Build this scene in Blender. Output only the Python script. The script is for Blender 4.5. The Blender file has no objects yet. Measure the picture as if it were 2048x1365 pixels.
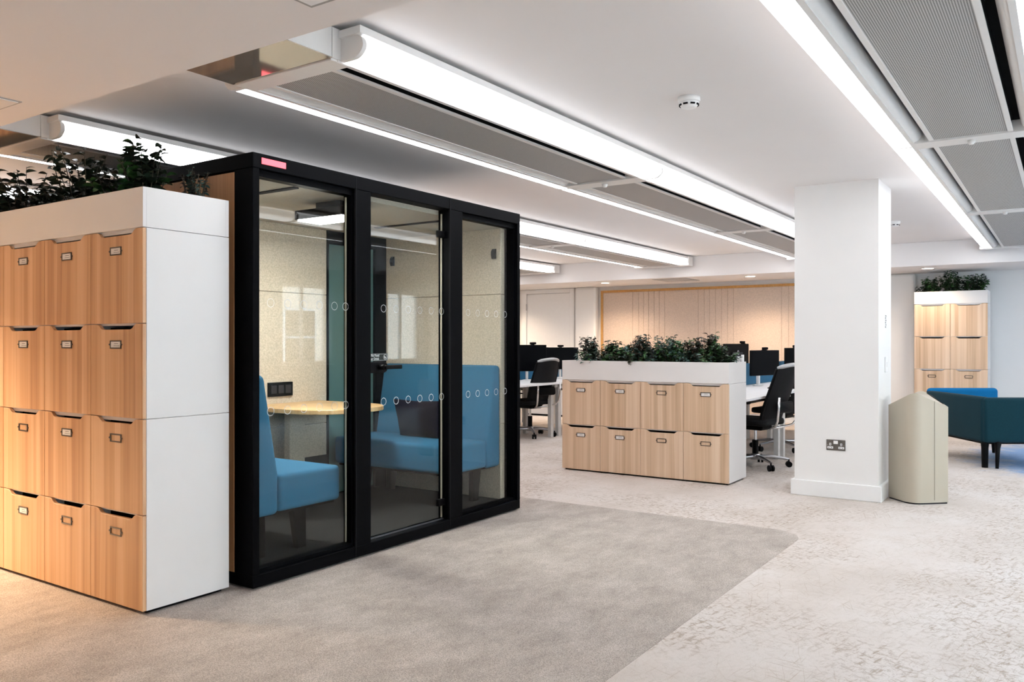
import bpy, bmesh, math, random
from mathutils import Vector, Matrix
random.seed(7)
S = bpy.context.scene
COL = S.collection
R = math.radians
# ------------------------------------------------------------------ camera, sky, exposure
cam_d = bpy.data.cameras.new('camera'); cam = bpy.data.objects.new('camera', cam_d); COL.objects.link(cam)
PAN = math.atan2(1110, 1648)
cam.location = (0, 0, 1.25); cam.rotation_euler = (R(90), 0, PAN - R(90))
cam_d.sensor_width = 36; cam_d.lens = 36*1648/2048; cam_d.shift_y = 2.5/2048; cam_d.clip_start = .05
S.camera = cam
S.view_settings.view_transform = 'Standard'; S.view_settings.look = 'None'
S.view_settings.gamma = 1; S.view_settings.use_curve_mapping = False
EXPO = 0.43
S.view_settings.exposure = EXPO
SKY_STRENGTH = 37
LAMP_E = 7.4          # ceiling light diffusers: underside, facing the floor
LAMP_SIDE = 2.3      # and their rounded flanks
WARM_W = 15           # downlights over the far wall
NEAR_W = 42           # downlights in the near soffit
POD_E = 135.0
w = bpy.data.worlds.new('sky'); S.world = w; w.use_nodes = True
_b = w.node_tree.nodes['Background']; _b.inputs[0].default_value = (.55, .755, 1, 1); _b.inputs[1].default_value = SKY_STRENGTH
S.cycles.max_bounces = 10; S.cycles.diffuse_bounces = 5; S.cycles.glossy_bounces = 4
S.cycles.transparent_max_bounces = 24
S.cycles.caustics_reflective = False; S.cycles.caustics_refractive = False
S.cycles.sample_clamp_indirect = 6

def portal(x, y, z, sx, sz):
    l = bpy.data.lights.new('window_portal', 'AREA'); l.shape = 'RECTANGLE'; l.size = sx; l.size_y = sz
    l.cycles.is_portal = True
    o = bpy.data.objects.new('window_portal', l); COL.objects.link(o)
    o.location = (x, y, z); o.rotation_euler = (R(90), 0, 0)   # -Z of the lamp towards +Y
    return o
WINDOWS = [(-1.4, 1.9), (1.2, 1.9), (3.8, 1.9), (6.4, 1.9), (9.2, 1.1), (11.75, 1.05)]   # x start, width; first four unseen, widened for more daylight
WY = -3.9; SILL = .88; HEAD = 2.24
for x, wd in WINDOWS:
    portal(x+wd/2, WY-.05, (SILL+HEAD)/2, wd, HEAD-SILL)

# ------------------------------------------------------------------ helpers
def lin(r, g, b):
    return tuple((c/255/12.92 if c/255 <= .04045 else ((c/255+.055)/1.055)**2.4) for c in (r, g, b))
MATS = {}
class NT:
    """small helper for node graphs"""
    def __init__(s, m): s.t = m.node_tree
    def n(s, kind, **kw):
        x = s.t.nodes.new(kind)
        for k, v in kw.items(): setattr(x, k, v)
        return x
    def l(s, a, b): s.t.links.new(a, b)
    def math(s, op, a, b=None, clamp=False):
        x = s.n('ShaderNodeMath', operation=op, use_clamp=clamp)
        for i, v in enumerate((a, b)):
            if v is None: continue
            if isinstance(v, (int, float)): x.inputs[i].default_value = v
            else: s.l(v, x.inputs[i])
        return x.outputs[0]
    def ramp(s, fac, stops):
        x = s.n('ShaderNodeValToRGB'); e = x.color_ramp.elements
        while len(e) < len(stops): e.new(.5)
        for k, (p, c) in zip(e, stops):
            k.position = p; k.color = (*c, 1) if len(c) == 3 else c
        s.l(fac, x.inputs[0]); return x.outputs[0]
    def mix(s, fac, a, b):
        x = s.n('ShaderNodeMix', data_type='RGBA')
        for sock, v in ((x.inputs[0], fac), (x.inputs[6], a), (x.inputs[7], b)):
            if isinstance(v, (int, float)): sock.default_value = v
            elif isinstance(v, tuple): sock.default_value = (*v, 1)
            else: s.l(v, sock)
        return x.outputs[2]
    def noise(s, vec, scale, detail=3, rough=.5):
        x = s.n('ShaderNodeTexNoise'); x.inputs['Scale'].default_value = scale; x.inputs['Detail'].default_value = detail
        x.inputs['Roughness'].default_value = rough
        s.l(vec, x.inputs['Vector']); return x.outputs['Fac']
    def mapping(s, vec, scale=(1, 1, 1), rot=(0, 0, 0), loc=(0, 0, 0)):
        x = s.n('ShaderNodeMapping'); x.inputs['Scale'].default_value = scale; x.inputs['Rotation'].default_value = rot
        x.inputs['Location'].default_value = loc; s.l(vec, x.inputs['Vector']); return x.outputs[0]

def mat(name, rgb, rough=.5, metal=0., var=.05, scale=18., bump=0., bscale=200., emit=0., spec=.5, sheen=0., coat=0.):
    m = bpy.data.materials.new(name); m.use_nodes = True; MATS[name] = m
    nt = m.node_tree; b = nt.nodes['Principled BSDF']
    b.inputs['Roughness'].default_value = rough; b.inputs['Metallic'].default_value = metal
    b.inputs['Specular IOR Level'].default_value = spec
    if sheen: b.inputs['Sheen Weight'].default_value = sheen
    if coat: b.inputs['Coat Weight'].default_value = coat
    tc = nt.nodes.new('ShaderNodeTexCoord'); n = nt.nodes.new('ShaderNodeTexNoise')
    n.inputs['Scale'].default_value = scale; n.inputs['Detail'].default_value = 3
    nt.links.new(tc.outputs['Object'], n.inputs['Vector'])
    cr = nt.nodes.new('ShaderNodeValToRGB')
    cr.color_ramp.elements[0].position = .3; cr.color_ramp.elements[1].position = .7
    cr.color_ramp.elements[0].color = (*[c*(1-var) for c in rgb], 1)
    cr.color_ramp.elements[1].color = (*[min(1, c*(1+var)) for c in rgb], 1)
    nt.links.new(n.outputs['Fac'], cr.inputs['Fac'])
    nt.links.new(cr.outputs['Color'], b.inputs['Base Color'])
    if bump:
        n2 = nt.nodes.new('ShaderNodeTexNoise'); n2.inputs['Scale'].default_value = bscale; n2.inputs['Detail'].default_value = 2
        nt.links.new(tc.outputs['Object'], n2.inputs['Vector'])
        bp = nt.nodes.new('ShaderNodeBump'); bp.inputs['Strength'].default_value = bump; bp.inputs['Distance'].default_value = .004
        nt.links.new(n2.outputs['Fac'], bp.inputs['Height']); nt.links.new(bp.outputs['Normal'], b.inputs['Normal'])
    if emit:
        b.inputs['Emission Color'].default_value = (*rgb, 1); b.inputs['Emission Strength'].default_value = emit
    return m

def wood(name, c0, c1, c2, rough=.45):
    """straight grained laminate, grain along Z, every piece with its own offset"""
    m = mat(name, c1, rough); g = NT(m); b = g.t.nodes['Principled BSDF']
    tc = g.n('ShaderNodeTexCoord'); oi = g.n('ShaderNodeObjectInfo')
    add = g.n('ShaderNodeVectorMath', operation='ADD'); sc = g.n('ShaderNodeVectorMath', operation='SCALE')
    comb = g.n('ShaderNodeCombineXYZ'); g.l(oi.outputs['Random'], comb.inputs[0]); g.l(oi.outputs['Random'], comb.inputs[1]); g.l(oi.outputs['Random'], comb.inputs[2])
    g.l(comb.outputs[0], sc.inputs[0]); sc.inputs['Scale'].default_value = 37.
    g.l(tc.outputs['Object'], add.inputs[0]); g.l(sc.outputs[0], add.inputs[1])
    v = add.outputs[0]
    broad = g.noise(g.mapping(v, (9, 9, .12)), 1.6, 2)
    fine = g.noise(g.mapping(v, (90, 90, .9)), 1.5, 4, .6)
    mid = g.noise(g.mapping(v, (30, 30, .5)), 1.2, 3)
    sx = g.n('ShaderNodeSeparateXYZ'); g.l(v, sx.inputs[0])
    wob = g.math('MULTIPLY', g.noise(v, .9, 1), .05)
    wn = g.n('ShaderNodeTexWhiteNoise', noise_dimensions='1D'); g.l(g.math('FLOOR', g.math('DIVIDE', g.math('ADD', g.math('ADD', sx.outputs[1], sx.outputs[0]), wob), .046)), wn.inputs['W'])
    f = g.math('ADD', g.math('MULTIPLY', wn.outputs['Value'], .16), g.math('ADD', g.math('MULTIPLY', broad, .42), g.math('ADD', g.math('MULTIPLY', mid, .28), g.math('MULTIPLY', fine, .14))))
    col = g.ramp(f, [(.36, c0), (.5, c1), (.64, c2)])
    g.l(col, b.inputs['Base Color'])
    return m

class B:
    """collects shapes into one bmesh"""
    def __init__(s): s.bm = bmesh.new()
    def face(s, pts, mi=0):
        f = s.bm.faces.new([s.bm.verts.new(p) for p in pts]); f.material_index = mi; return f
    def box(s, x0, x1, y0, y1, z0, z1, mi=0, bevel=0, seg=1):
        bm = bmesh.new(); bmesh.ops.create_cube(bm, size=1)
        for v in bm.verts:
            v.co = ((x0+x1)/2+v.co.x*(x1-x0), (y0+y1)/2+v.co.y*(y1-y0), (z0+z1)/2+v.co.z*(z1-z0))
        if bevel: bmesh.ops.bevel(bm, geom=bm.edges[:], offset=bevel, segments=seg, affect='EDGES', profile=.5)
        s.add(bm, mi); return s
    def add(s, bm, mi=None, mtx=None):
        if mtx is not None: bmesh.ops.transform(bm, matrix=mtx, verts=bm.verts[:])
        mp = [s.bm.verts.new(v.co) for v in bm.verts]; bm.verts.index_update()
        for f in bm.faces:
            try:
                g = s.bm.faces.new([mp[v.index] for v in f.verts]); g.material_index = f.material_index if mi is None else mi; g.smooth = f.smooth
            except ValueError: pass
        bm.free(); return s
    def prism(s, pts, a, b, axis='z', mi=0, bevel=0, seg=1):
        """polygon in the plane normal to axis, extruded from a to b"""
        def p3(p, t):
            if axis == 'z': return (p[0], p[1], t)
            if axis == 'x': return (t, p[0], p[1])
            return (p[0], t, p[1])
        bm = bmesh.new()
        lo = [bm.verts.new(p3(p, a)) for p in pts]; hi = [bm.verts.new(p3(p, b)) for p in pts]; n = len(pts)
        bm.faces.new(lo); bm.faces.new(hi)
        for i in range(n): bm.faces.new((lo[i], lo[(i+1) % n], hi[(i+1) % n], hi[i]))
        bmesh.ops.recalc_face_normals(bm, faces=bm.faces[:])
        if bevel: bmesh.ops.bevel(bm, geom=bm.edges[:], offset=bevel, segments=seg, affect='EDGES', profile=.5)
        s.add(bm, mi); return s
    def tube(s, path, r, n=8, mi=0, cap=True):
        path = [Vector(p) for p in path]; rs = r if isinstance(r, (list, tuple)) else [r]*len(path)
        rings = []; up = None
        for i, p in enumerate(path):
            d = (path[min(i+1, len(path)-1)]-path[max(i-1, 0)]).normalized()
            if up is None: up = d.orthogonal().normalized()
            up = (up-d*up.dot(d)).normalized(); sd = d.cross(up)
            rings.append([s.bm.verts.new(p+(up*math.cos(2*math.pi*k/n)+sd*math.sin(2*math.pi*k/n))*rs[i]) for k in range(n)])
        for A, C in zip(rings, rings[1:]):
            for k in range(n):
                f = s.bm.faces.new((A[k], A[(k+1) % n], C[(k+1) % n], C[k])); f.material_index = mi; f.smooth = True
        if cap:
            f = s.bm.faces.new(rings[0][::-1]); f.material_index = mi; f = s.bm.faces.new(rings[-1]); f.material_index = mi
        return s
    def cyl(s, p0, p1, r0, r1=None, n=16, mi=0):
        return s.tube([p0, p1], [r0, r0 if r1 is None else r1], n, mi)
    def lathe(s, prof, n=24, c=(0, 0, 0), mi=0):
        rings = [[s.bm.verts.new((c[0]+r*math.cos(2*math.pi*k/n), c[1]+r*math.sin(2*math.pi*k/n), c[2]+z)) for k in range(n)] for r, z in prof]
        for A, C in zip(rings, rings[1:]):
            for k in range(n):
                f = s.bm.faces.new((A[k], A[(k+1) % n], C[(k+1) % n], C[k])); f.smooth = True; f.material_index = mi
        f = s.bm.faces.new(rings[0][::-1]); f.material_index = mi; f = s.bm.faces.new(rings[-1]); f.material_index = mi
        return s
    def mesh(s, name, mats, smooth=None):
        bmesh.ops.recalc_face_normals(s.bm, faces=s.bm.faces[:])
        me = bpy.data.meshes.new(name); s.bm.to_mesh(me); s.bm.free()
        for m in (mats if isinstance(mats, (list, tuple)) else [mats]): me.materials.append(MATS[m])
        if smooth is not None:
            for p in me.polygons: p.use_smooth = True
            try: me.set_sharp_from_angle(angle=R(smooth))
            except Exception: pass
        return me
    def obj(s, name, mats, parent=None, smooth=None):
        return link(name, s.mesh(name, mats, smooth), parent)
def link(name, me, parent=None):
    o = bpy.data.objects.new(name, me); COL.objects.link(o)
    if parent: o.parent = parent
    return o
def tag(o, label, cat, group=None, kind=None):
    o['label'] = label; o['category'] = cat
    if group: o['group'] = group
    if kind: o['kind'] = kind
    return o
def thing(name, label, cat, loc=(0, 0, 0), rz=0, group=None):
    o = bpy.data.objects.new(name, None); COL.objects.link(o); o.empty_display_size = .1
    o.location = loc; o.rotation_euler = (0, 0, rz); return tag(o, label, cat, group)
def struct(o, label=None, cat=None):
    o['kind'] = 'structure'
    if label: o['label'] = label
    return o
def dup(root, loc, rz, label, group=None):
    r = root.copy(); COL.objects.link(r); r.location = loc; r.rotation_euler = (0, 0, rz); r['label'] = label
    if group: r['group'] = group
    for ch in list(root.children):
        c = ch.copy(); COL.objects.link(c); c.parent = r
        for gch in list(ch.children):
            d = gch.copy(); COL.objects.link(d); d.parent = c
    return r
def bm_rot(o, loc=None, rot=None):
    if loc: o.location = loc
    if rot: o.rotation_euler = rot
    return o

# ------------------------------------------------------------------ materials
mat('white_paint', (.80, .79, .78), .6, var=.01, scale=3, bump=.03, bscale=60)
mat('window_wall_backlit', (.33, .33, .33), .7, var=.01, scale=3)  # darker grey puts the backlit wall's shade into its colour
mat('ceiling_paint', (.80, .772, .762), .75, var=.01, scale=2)
mat('white_trim', (.82, .82, .82), .35, var=.01)
mat('white_melamine', (.80, .79, .785), .35, var=.012, scale=4)
mat('black_frame', (.0013, .0015, .0022), .5, var=.15, scale=8, spec=.04)
mat('black_plastic', (.0025, .0025, .003), .42, var=.2, spec=.09)
mat('black_inside', (.008, .008, .009), .8, spec=.1)
mat('black_mesh', (.0065, .0065, .0075), .75, var=.25, scale=260, bump=.3, bscale=500, spec=.2)
mat('screen', (.002, .0022, .003), .35, var=.1, spec=.04)
mat('charcoal_plastic', (.022, .022, .026), .5, spec=.25)
mat('chrome', (.75, .75, .76), .12, 1.)
mat('aluminium', (.46, .46, .48), .28, 1.)
mat('silver_rail', (.42, .42, .43), .4, .4)
mat('beam_white', (.78, .765, .75), .4, var=.01)
mat('beam_gloss', (.68, .62, .55), .07, .75, var=.02, scale=2)
mat('recess_shade', (.006, .006, .007), .8, spec=.1)  # near-black colour for the shade up inside the beam recess
mat('lamp_white', (.95, .955, .985), .4, var=0, emit=LAMP_E)
# the lamps shine downwards: the rounded flank of the diffuser is much less luminous than its underside
g = NT(MATS['lamp_white']); b = g.t.nodes['Principled BSDF']; geo = g.n('ShaderNodeNewGeometry'); sp = g.n('ShaderNodeSeparateXYZ'); g.l(geo.outputs['Normal'], sp.inputs[0])
mr = g.n('ShaderNodeMapRange', interpolation_type='SMOOTHSTEP'); g.l(sp.outputs[2], mr.inputs['Value'])
mr.inputs['From Min'].default_value = -.35; mr.inputs['From Max'].default_value = -.95; mr.inputs['To Min'].default_value = LAMP_SIDE; mr.inputs['To Max'].default_value = LAMP_E
g.l(mr.outputs[0], b.inputs['Emission Strength'])
mat('pod_lamp', (1, .97, .92), .4, var=0, emit=POD_E)
mat('downlight', (1, .86, .68), .4, var=0, emit=14)
mat('red_light', (1, .12, .15), .5, var=0, emit=1.0, spec=.1)
mat('felt_beige', (.57, .485, .385), .95, var=.16, scale=95, bump=.4, bscale=300)
mat('felt_pink', (.60, .48, .395), .95, var=.10, scale=60, bump=.3, bscale=200)
mat('pod_ceiling', (.46, .41, .34), .9, var=.08, scale=60)
mat('pod_carpet', (.009, .0088, .009), .98, var=.6, scale=160, bump=.8, bscale=240)
mat('sofa_blue', (.030, .140, .255), .9, var=.16, scale=230, bump=.35, bscale=420, spec=.2)
mat('sofa_teal', (.0045, .030, .043), .9, var=.15, scale=180, bump=.3, bscale=400, spec=.15, sheen=.05)
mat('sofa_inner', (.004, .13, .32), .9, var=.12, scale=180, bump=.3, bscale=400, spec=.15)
mat('cushion_plum', (.008, .0065, .015), .9, var=.2, scale=90, bump=.2, bscale=200, spec=.1)
mat('blue_felt', (.010, .10, .20), .95, var=.12, scale=120)
mat('teal_film', (.075, .15, .145), .3, var=.03)
mat('table_edge', (.50, .33, .17), .4)
mat('brass_oak', (.50, .26, .075), .45, var=.15, scale=30)
mat('holder_steel', (.10, .085, .075), .35, .6)
mat('card', (.80, .78, .76), .6)
mat('card_ink', (.16, .15, .15), .7)
mat('warm_grey_metal', (.47, .42, .335), .38, var=.015, scale=3)
mat('soil', (.012, .010, .008), .95, var=.5, scale=60, bump=1, bscale=80)
mat('leaf_dark', (.009, .022, .010), .5, var=.45, scale=25)
mat('leaf_green', (.032, .105, .026), .5, var=.4, scale=25)
mat('leaf_blue', (.05, .105, .09), .5, var=.35, scale=25)
mat('leaf_brown', (.035, .025, .018), .5, var=.4, scale=25)
mat('stem_brown', (.045, .035, .02), .7)
mat('ring_white', (.62, .64, .65), .6)
mat('sign_black', (.006, .006, .006), .35)
mat('sign_white', (.8, .8, .8), .5)
mat('socket_nickel', (.16, .15, .14), .3, .7)
mat('desk_white', (.82, .82, .83), .35)
mat('grey_paint', (.55, .54, .53), .5)
mat('window_white', (.75, .75, .75), .4)
mat('edge_beige', (.42, .37, .30), .5)
mat('brushed_grey', (.35, .34, .33), .5)
wood('oak', lin(182, 135, 96), lin(207, 161, 119), lin(222, 182, 143))
wood('oak_light', lin(190, 158, 127), lin(214, 184, 155), lin(228, 203, 178))
wood('oak_pod', lin(150, 104, 66), lin(172, 124, 82), lin(188, 140, 96), .5)
wood('oak_table', lin(206, 162, 110), lin(222, 182, 130), lin(232, 196, 148), .3)

# glass: a real pane (both faces) with a Fresnel mix of see-through and mirror
m = bpy.data.materials.new('glass'); m.use_nodes = True; MATS['glass'] = m; g = NT(m); g.t.nodes.clear()
geo = g.n('ShaderNodeNewGeometry'); dot = g.n('ShaderNodeVectorMath', operation='DOT_PRODUCT')
g.l(geo.outputs['Normal'], dot.inputs[0]); g.l(geo.outputs['Incoming'], dot.inputs[1])
k = g.math('SUBTRACT', 1., g.math('ABSOLUTE', dot.outputs['Value']), True)
fac = g.math('ADD', g.math('MULTIPLY', g.math('POWER', k, 5.), .96), .023, True)
tr = g.n('ShaderNodeBsdfTransparent'); tr.inputs[0].default_value = (.94, .965, .955, 1)
gl = g.n('ShaderNodeBsdfGlossy'); gl.inputs['Roughness'].default_value = 0
ms = g.n('ShaderNodeMixShader'); out = g.n('ShaderNodeOutputMaterial')
g.l(fac, ms.inputs[0]); g.l(tr.outputs[0], ms.inputs[1]); g.l(gl.outputs[0], ms.inputs[2]); g.l(ms.outputs[0], out.inputs[0])

# perforated sheet: round holes on a staggered grid
m = mat('perforated', (.5, .5, .5), .5); g = NT(m); b = g.t.nodes['Principled BSDF']
tc = g.n('ShaderNodeTexCoord'); sx = g.n('ShaderNodeSeparateXYZ'); g.l(tc.outputs['Object'], sx.inputs[0])
PIT = .0085
row = g.math('FLOOR', g.math('DIVIDE', sx.outputs[1], PIT))
xo = g.math('ADD', g.math('DIVIDE', sx.outputs[0], PIT), g.math('MULTIPLY', row, .5))
fx = g.math('SUBTRACT', g.math('FRACT', xo), .5); fy = g.math('SUBTRACT', g.math('FRACT', g.math('DIVIDE', sx.outputs[1], PIT)), .5)
rr = g.math('ADD', g.math('MULTIPLY', fx, fx), g.math('MULTIPLY', fy, fy))
hole = g.math('LESS_THAN', rr, .105)
g.l(g.mix(hole, (.52, .51, .50), (.012, .012, .012)), b.inputs['Base Color'])

# cream carpet with brown scratch marks, blue planks by the sofa
m = mat('carpet_cream', (.7, .66, .6), .95, bump=.5, bscale=350); g = NT(m); b = g.t.nodes['Principled BSDF']; b.inputs['Specular IOR Level'].default_value = .1
tc = g.n('ShaderNodeTexCoord'); v = tc.outputs['Object']
base = g.ramp(g.noise(v, 1.6, 3), [(.3, (.57, .51, .465)), (.5, (.64, .58, .54)), (.7, (.675, .63, .60))])
base = g.mix(g.math('MULTIPLY', g.ramp(g.noise(v, 210, 2), [(.4, (0, 0, 0)), (.65, (1, 1, 1))]), .28), base, (.46, .41, .37))
msk = g.ramp(g.noise(g.mapping(v, loc=(3, 1, 0)), 1.3, 4, .6), [(.42, (0, 0, 0)), (.60, (1, 1, 1))])
for ang, sc_, th, amt, cc in ((16, (11, 42, 1), .53, .9, (.36, .285, .225)), (-48, (13, 46, 1), .54, .85, (.38, .315, .26)), (80, (12, 40, 1), .55, .8, (.36, .29, .235)), (0, (30, 38, 1), .56, .75, (.32, .26, .21))):
    fl = g.ramp(g.noise(g.mapping(g.mapping(v, (1, 1, 1), (0, 0, R(ang)), (ang*.1, 0, 0)), sc_), 1., 5, .68), [(th, (0, 0, 0)), (th+.10, (1, 1, 1))])
    base = g.mix(g.math('MULTIPLY', g.math('MULTIPLY', fl, g.math('ADD', g.math('MULTIPLY', msk, .82), .13)), amt), base, cc)
wx = g.n('ShaderNodeTexNoise'); wx.inputs['Scale'].default_value = 3.; wx.inputs['Detail'].default_value = 3; g.l(v, wx.inputs['Vector'])
wsc = g.n('ShaderNodeVectorMath', operation='SCALE'); g.l(wx.outputs['Color'], wsc.inputs[0]); wsc.inputs['Scale'].default_value = .05
wad = g.n('ShaderNodeVectorMath', operation='ADD'); g.l(v, wad.inputs[0]); g.l(wsc.outputs[0], wad.inputs[1]); vw = wad.outputs[0]
msk2 = g.ramp(g.noise(g.mapping(v, loc=(-7, 4, 0)), 2.4, 2), [(.44, (0, 0, 0)), (.58, (1, 1, 1))])
for i, (ang, wd, ln, th) in enumerate(((8, 95, 4., .645), (52, 95, 4.5, .65), (97, 100, 4., .65), (140, 95, 4.5, .65), (73, 140, 1.6, .66), (24, 140, 1.6, .66))):
    n_ = g.noise(g.mapping(g.mapping(vw, (1, 1, 1), (0, 0, R(ang)), (i*.73, i*.31, 0)), (wd, ln, 1)), 1., 3, .65)
    lv = g.ramp(n_, [(th-.04, (0, 0, 0)), (th+.03, (1, 1, 1))])
    base = g.mix(g.math('MULTIPLY', g.math('ADD', g.math('MULTIPLY', msk2, .42), .13), lv), base, ((.36, .28, .21), (.42, .35, .28))[i % 2])
s3 = g.n('ShaderNodeSeparateXYZ'); g.l(v, s3.inputs[0])
ex = g.math('DIVIDE', g.math('SUBTRACT', s3.outputs[0], 10.6), 1.85); ey = g.math('DIVIDE', g.math('SUBTRACT', s3.outputs[1], -.15), 1.15)
dist = g.math('SQRT', g.math('ADD', g.math('MULTIPLY', ex, ex), g.math('MULTIPLY', ey, ey)))
dist = g.math('ADD', dist, g.math('MULTIPLY', g.math('SUBTRACT', g.noise(v, 3.5, 4, .7), .5), .9))
zone = g.ramp(dist, [(.62, (1, 1, 1)), (1.0, (0, 0, 0))])
base = g.mix(g.math('MULTIPLY', zone, .8), base, (.13, .29, .56))
g.l(base, b.inputs['Base Color'])

# grey-beige carpet
m = mat('carpet_grey', (.4, .35, .3), .97, bump=.7, bscale=320); g = NT(m); b = g.t.nodes['Principled BSDF']; b.inputs['Specular IOR Level'].default_value = .1
tc = g.n('ShaderNodeTexCoord'); v = tc.outputs['Object']
c1 = g.ramp(g.noise(g.mapping(v, (1, 1.5, 1)), 3.6, 9, .74), [(.33, (.365, .318, .284)), (.5, (.445, .392, .352)), (.67, (.525, .467, .424))])
fine = g.math('SUBTRACT', g.noise(v, 190, 2, .7), .5)
mx = g.n('ShaderNodeMix', data_type='RGBA', blend_type='MULTIPLY'); mx.inputs[0].default_value = 1
g.l(c1, mx.inputs[6]); g.l(g.ramp(g.math('ADD', fine, .5), [(.32, (.62, .62, .62)), (.68, (1.3, 1.3, 1.3))]), mx.inputs[7])
g.l(mx.outputs[2], b.inputs['Base Color'])

# brick for the building across the street
m = mat('street_brick', (.4, .25, .18), .9); g = NT(m); b = g.t.nodes['Principled BSDF']
tc = g.n('ShaderNodeTexCoord'); br = g.n('ShaderNodeTexBrick')
g.l(g.mapping(tc.outputs['Object'], (1, 1, 1), (R(90), 0, 0)), br.inputs['Vector'])
br.inputs['Color1'].default_value = (.42, .27, .19, 1); br.inputs['Color2'].default_value = (.52, .37, .27, 1); br.inputs['Mortar'].default_value = (.5, .45, .4, 1)
br.inputs['Scale'].default_value = 1; br.inputs['Brick Width'].default_value = .23; br.inputs['Row Height'].default_value = .078; br.inputs['Mortar Size'].default_value = .012
g.l(br.outputs['Color'], b.inputs['Base Color'])

# ------------------------------------------------------------------ the room
X0, X1, Y0, Y1, CZ, SZ = -3.0, 12.95, WY, 10.5, 2.53, 2.225
struct(B().box(X0-.2, X1+.2, Y0-.2, Y1+.2, -.2, 0).obj('floor', 'carpet_cream'), 'cream carpet with brown scratch marks')
cx, cy, cr = 5.55, 1.41, .24        # grey carpet zone with one rounded corner
arc = [(cx-cr+cr*math.cos(t), cy+cr-cr*math.sin(t)) for t in [R(k*9) for k in range(11)]]
struct(B().prism([(X0, Y1), (X0, cy)]+arc[::-1]+[(cx, Y1)], 0, .0012).obj('floor', 'carpet_grey'), 'grey beige carpet zone around the booth')
struct(B().box(X0-.2, X1+.2, Y0-.2, Y1+.2, CZ, CZ+.2).obj('ceiling', 'ceiling_paint'), 'white main ceiling')
struct(B().box(X0, 1.8, Y0, Y1, SZ, CZ, bevel=.004).obj('ceiling_bulkhead', 'ceiling_paint'), 'lowered white ceiling bulkhead over the near lockers')
struct(B().box(11.66, X1, Y0, Y1, SZ, CZ, bevel=.004).obj('ceiling_bulkhead', 'ceiling_paint'), 'lowered white ceiling bulkhead along the far wall')
struct(B().box(X1, X1+.2, Y0, Y1, 0, CZ).obj('wall_far', 'white_paint'))
struct(B().box(X0-.2, X0, Y0, Y1, 0, CZ).obj('wall_back', 'white_paint'))
struct(B().box(X0, X1, Y1, Y1+.2, 0, CZ).obj('wall_left', 'white_paint'))
wr = B(); xs = X0
for x, wd in WINDOWS:
    wr.box(xs, x, WY-.25, WY, 0, CZ); wr.box(x, x+wd, WY-.25, WY, 0, SILL); wr.box(x, x+wd, WY-.25, WY, HEAD, CZ); xs = x+wd
wr.box(xs, X1, WY-.25, WY, 0, CZ)
struct(wr.obj('wall_right', 'window_wall_backlit'))
for i, (x, wd) in enumerate(WINDOWS):
    r = B(); y0, y1 = WY-.2, WY-.14; t = .045
    r.box(x, x+t, y0, y1, SILL, HEAD); r.box(x+wd-t, x+wd, y0, y1, SILL, HEAD); r.box(x+t, x+wd-t, y0, y1, SILL, SILL+t)
    r.box(x+t, x+wd-t, y0, y1, HEAD-t, HEAD); r.box(x+wd/2-.02, x+wd/2+.02, y0, y1, SILL+t, HEAD-t)
    wo = struct(r.obj('window_%d' % (i+1), 'window_white'))
    for s in (0, 1):
        B().box(x+t+s*(wd/2-.025), x+wd/2-.02+s*(wd/2-.025), WY-.175, WY-.167, SILL+t, HEAD-t).obj('pane', 'glass', wo)
    B().box(x-.02, x+wd+.02, WY-.13, WY+.03, SILL-.025, SILL).obj('sill', 'white_trim', wo)
# building across the street (seen mirrored in the booth glass)
bd = thing('brick_building', 'brick building across the street, seen mirrored in the booth glass', 'building', (0, -12, 0))
B().box(-14, 34, -1, 0, -6, 5.2).obj('wall', 'street_brick', bd)
B().box(-14.1, 34.1, -1.2, .15, 5.2, 5.5).obj('cornice', 'grey_paint', bd)
fm = wm = None
for i in range(15):
    for zz in (-2.2, .55):
        x = -10+i*2.9
        f_ = B().box(0, 1.25, .0, .06, 0, 1.7).obj('window_frame', 'window_white', bd) if fm is None else link('window_frame', fm, bd)
        fm = f_.data; f_.location = (x, 0, zz)
        for sx_ in (0, 1):
            for sz_ in (0, 1):
                p = B().box(.06, .60, .055, .075, .06, .82).obj('pane', 'screen', f_) if wm is None else link('pane', wm, f_)
                wm = p.data; p.location = (sx_*.59, 0, sz_*.82)
struct(B().box(-14, 34, -12, -4.4, -6.2, -6).obj('street', 'brushed_grey'))
# column
struct(B().box(6.935, 7.48, 1.22, 1.863, 0, CZ).obj('column', 'white_paint'), 'square white column in the middle of the office')
sk = B(); sk.prism([(6.91, 1.195), (7.505, 1.195), (7.505, 1.888), (6.91, 1.888)], 0, .125, bevel=.004)
struct(sk.obj('trim_1', 'white_trim'), 'white skirting around the column')
bb = B(); bb.box(X1-.02, X1, Y0, 7.1, 0, .12); bb.box(X1-.02, X1, 8.75, Y1, 0, .12)
struct(bb.obj('baseboard_far', 'white_trim'))
# far wall: pilaster, door, felt board
struct(B().box(12.80, X1, 6.86, 7.28, 0, SZ, bevel=.04, seg=3).obj('trim_2', 'white_paint'), 'rounded white pilaster beside the felt wall')
struct(B().box(12.80, X1, 1.78, 2.30, 0, SZ, bevel=.04, seg=3).obj('trim_3', 'white_paint'), 'rounded white pilaster beside the far lockers')
dr = struct(B().box(12.90, 12.94, 7.43, 8.35, .01, 2.14, bevel=.003).obj('door_1', 'white_trim'), 'plain white door in the far wall')
a_ = B(); a_.box(12.88, X1, 7.33, 7.425, 0, 2.22, bevel=.004); a_.box(12.88, X1, 8.355, 8.45, 0, 2.22, bevel=.004); a_.box(12.88, X1, 7.425, 8.355, 2.145, 2.22, bevel=.004)
a_.obj('door_frame', 'white_trim', dr)
for zz in (1.9, 1.1, .25): B().cyl((12.885, 8.352, zz-.06), (12.885, 8.352, zz+.06), .011, n=10).obj('hinge', 'aluminium', dr)
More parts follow.
